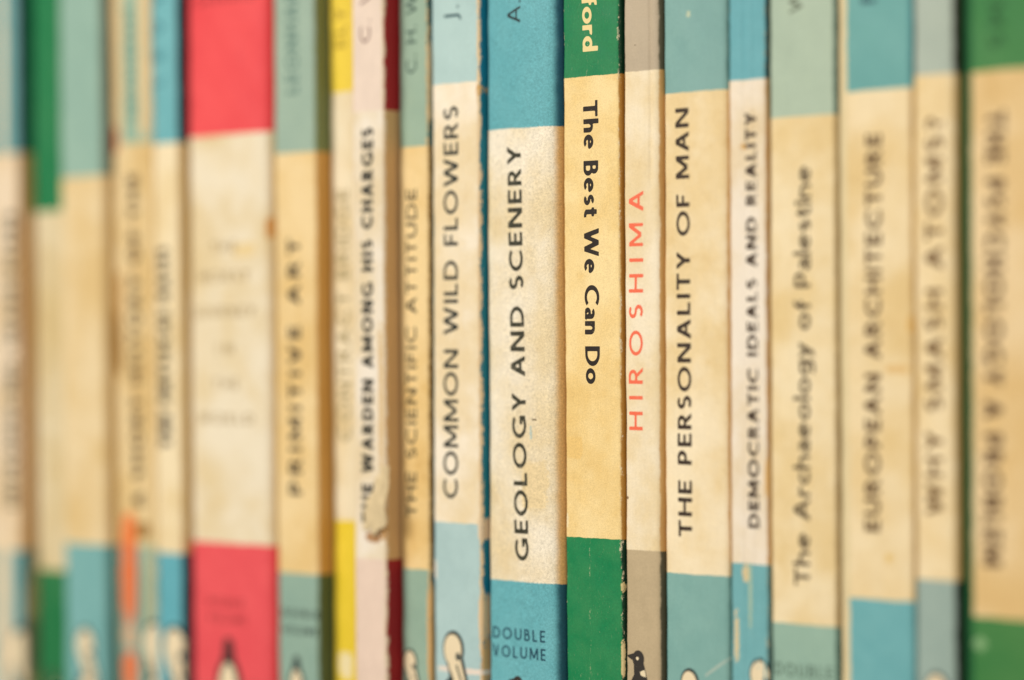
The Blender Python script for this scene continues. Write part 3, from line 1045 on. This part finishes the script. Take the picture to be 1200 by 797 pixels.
  'yo': 5.9,
  'rL': 0.8,
  'rR': 0.6,
  'zt': 122.629,
  'zb': 57.787,
  'lean': 0.003,
  'cream': (238, 214, 166),
  'ct': (108, 170, 164),
  'cb': (110, 176, 178),
  'st': (90, 160, 165),
  'sb': (110, 170, 170),
  'wear': 0.06,
  'stain': 0.25,
  'foldL': 1.5,
  'fresh': 2,
  'texts': [{'s': 'EUROPEAN ARCHITECTURE', 'dir': 'up', 'p0': (5.014, 66.411), 'p1': (5.459, 117.051), 'cap': 2.283, 'w': 0.23, 'col': (98, 72, 42)},
            {'s': 'N', 'dir': 'up', 'p0': (4.762, 133.712), 'p1': (4.772, 136.318), 'cap': 2.283, 'w': 0.19, 'col': (60, 100, 105), 'name': 'author_name'}],
  'spots': [(10.88, 92.82, 0.62, 1.07, (222, 176, 96)), (8.62, 87.11, 1.74, 0.54, (226, 186, 120)), (7.4, 63.17, 0.63, 0.54, (228, 190, 110))]},
 {'key': 'atoms',
  'label': 'pale grey banded book WHY SMASH ATOMS? in blurred brown capitals',
  'x': 63.435,
  'w': 6.114,
  'yo': 5.9,
  'rL': 0.6,
  'rR': 0.9,
  'zt': 124.045,
  'zb': 60.772,
  'lean': 0.001,
  'cream': (240, 216, 168),
  'ct': (176, 188, 172),
  'cb': (158, 178, 166),
  'st': (60, 58, 40),
  'sb': (50, 60, 46),
  'screams': (214, 172, 104),
  'wear': 0.05,
  'stain': 0.2,
  'bulge': 0.3,
  'texts': [{'s': 'WHY SMASH ATOMS?', 'dir': 'up', 'p0': (2.897, 68.881), 'p1': (3.197, 118.617), 'cap': 2.447, 'w': 0.24, 'col': (120, 90, 52)}],
  'spots': [],
  'emblem': ('pelican', 3.193, 49.346, 3.178)},
 {'key': 'green_wide',
  'label': 'wide leaf green banded book with a dark green left fold at the right edge',
  'x': 69.799,
  'w': 16.485,
  'yo': 5.6,
  'rL': 2.6,
  'rR': 2.0,
  'zt': 123.938,
  'zb': 56.634,
  'lean': 0.001,
  'cream': (232, 202, 150),
  'ct': (56, 128, 66),
  'cb': (58, 126, 62),
  'st': (18, 84, 44),
  'sb': (18, 84, 44),
  'screams': (18, 84, 44),
  'wear': 0.05,
  'stain': 0.3,
  'foldL': 2.2,
  'bulge': 0.3,
  'fresh': 2,
  'texts': [{'s': 'THE PSYCHOLOGY A PROBLEM', 'dir': 'down', 'p0': (5.64, 118.942), 'p1': (4.861, 62.974), 'cap': 2.59, 'w': 0.25, 'col': (98, 70, 40)},
            {'s': 'LIAMS', 'dir': 'down', 'p0': (5.829, 139.84), 'p1': (5.784, 126.672), 'cap': 2.234, 'w': 0.24, 'col': (36, 92, 44), 'name': 'author_name'}],
  'spots': [(3.05, 53.28, 0.95, 0.84, (140, 178, 124))]}]
PAGES = paper_edge_material()
GROUP = 'paperback books standing in a row'
for bi, b in enumerate(DATA):
    rnd = random.Random(100 + bi)
    sh = Shape(b, rnd)
    root = bpy.data.objects.new('book', None); COL.objects.link(root)
    root.empty_display_size = .02
    pivot = .0927; ln = b.get('lean', 0.0)
    root.rotation_euler = (0, -ln, 0)
    # lean is about mid-height, so the foot shifts along the shelf
    root.location = (b['x'] * MM + math.sin(ln) * pivot, b['yo'] * MM, abs(ln) * .5 * b['w'] * MM * 0 )
    root['label'] = b['label']; root['category'] = 'book'; root['group'] = GROUP
    mat = cover_material(b, bi + 1)
    sp, ss = make_spine(b, sh, mat, root)
    make_board('back_cover', b, sh, ss[0], -1, mat, root)
    make_board('front_cover', b, sh, ss[-1], 1, mat, root)
    w = b['w']; y0 = max(b['rL'], b['rR']) + .6 + b.get('bulge', .12)
    bm_ = bmesh.new(); bmesh.ops.create_cube(bm_, size=1)
    for v in bm_.verts:
        v.co = Vector(((.5 + w * .5 * 1 - .5 + v.co.x * (w - 1.0)) * MM, (y0 + (v.co.y + .5) * (109 - y0)) * MM, (1 + (v.co.z + .5) * (H - 2)) * MM))
    me = bpy.data.meshes.new('pages'); bm_.to_mesh(me); bm_.free(); me.materials.append(PAGES)
    pg = bpy.data.objects.new('pages', me); COL.objects.link(pg); pg.parent = root
    for ti, t in enumerate(b['texts']): lettering(b, sh, t, ti + bi, root)
    if 'emblem' in b: emblem(b, sh, b['emblem'], root)
    if b.get('torn'):
        # a shred of spine paper hanging loose above the tear, curled away from the book
        V = []; Fc = []; nu, nv = 18, 30
        zc = b['zb'] + 4.2
        for j in range(nv):
            for i in range(nu):
                u = i / (nu - 1); q = j / (nv - 1)
                s = w * (.40 + .66 * u) - .9 * (1 - q) * (1 - u) + .12 * math.sin(q * 11 + 1)
                z = zc + 9.5 * q + (1 - q) ** 2 * (.55 * math.sin(u * 7 + .5) + .35 * math.sin(u * 17 + 2)) + 1.2 * (1 - q) * (u - .5)
                z += .12 * rnd.uniform(-1, 1) * (1 - q)
                sag = math.sin(math.pi * min(1, (1 - q) * .62 + .0)) ** 1.3
                y = sh.y(min(max(s, .05), w - .05), z) - .02 - sag * (.12 + .95 * u ** 1.5) + .16 * sag * math.sin(u * 9 + q * 7)
                V.append((s * MM, y * MM, z * MM))
        for j in range(nv - 1):
            for i in range(nu - 1):
                u, q = (i + .5) / (nu - 1), (j + .5) / (nv - 1)
                if u < .9 * (q - .25) + .06 * math.sin(q * 23): continue
                k = j * nu + i; Fc.append((k, k + 1, k + nu + 1, k + nu))
        fl = link_mesh('torn_flap', V, Fc, plain('torn_paper', (250, 224, 174), .8, .14, .8), root)
        md = fl.modifiers.new('paper', 'SOLIDIFY'); md.thickness = .00018
        fl['label'] = 'ragged curl of torn spine paper'
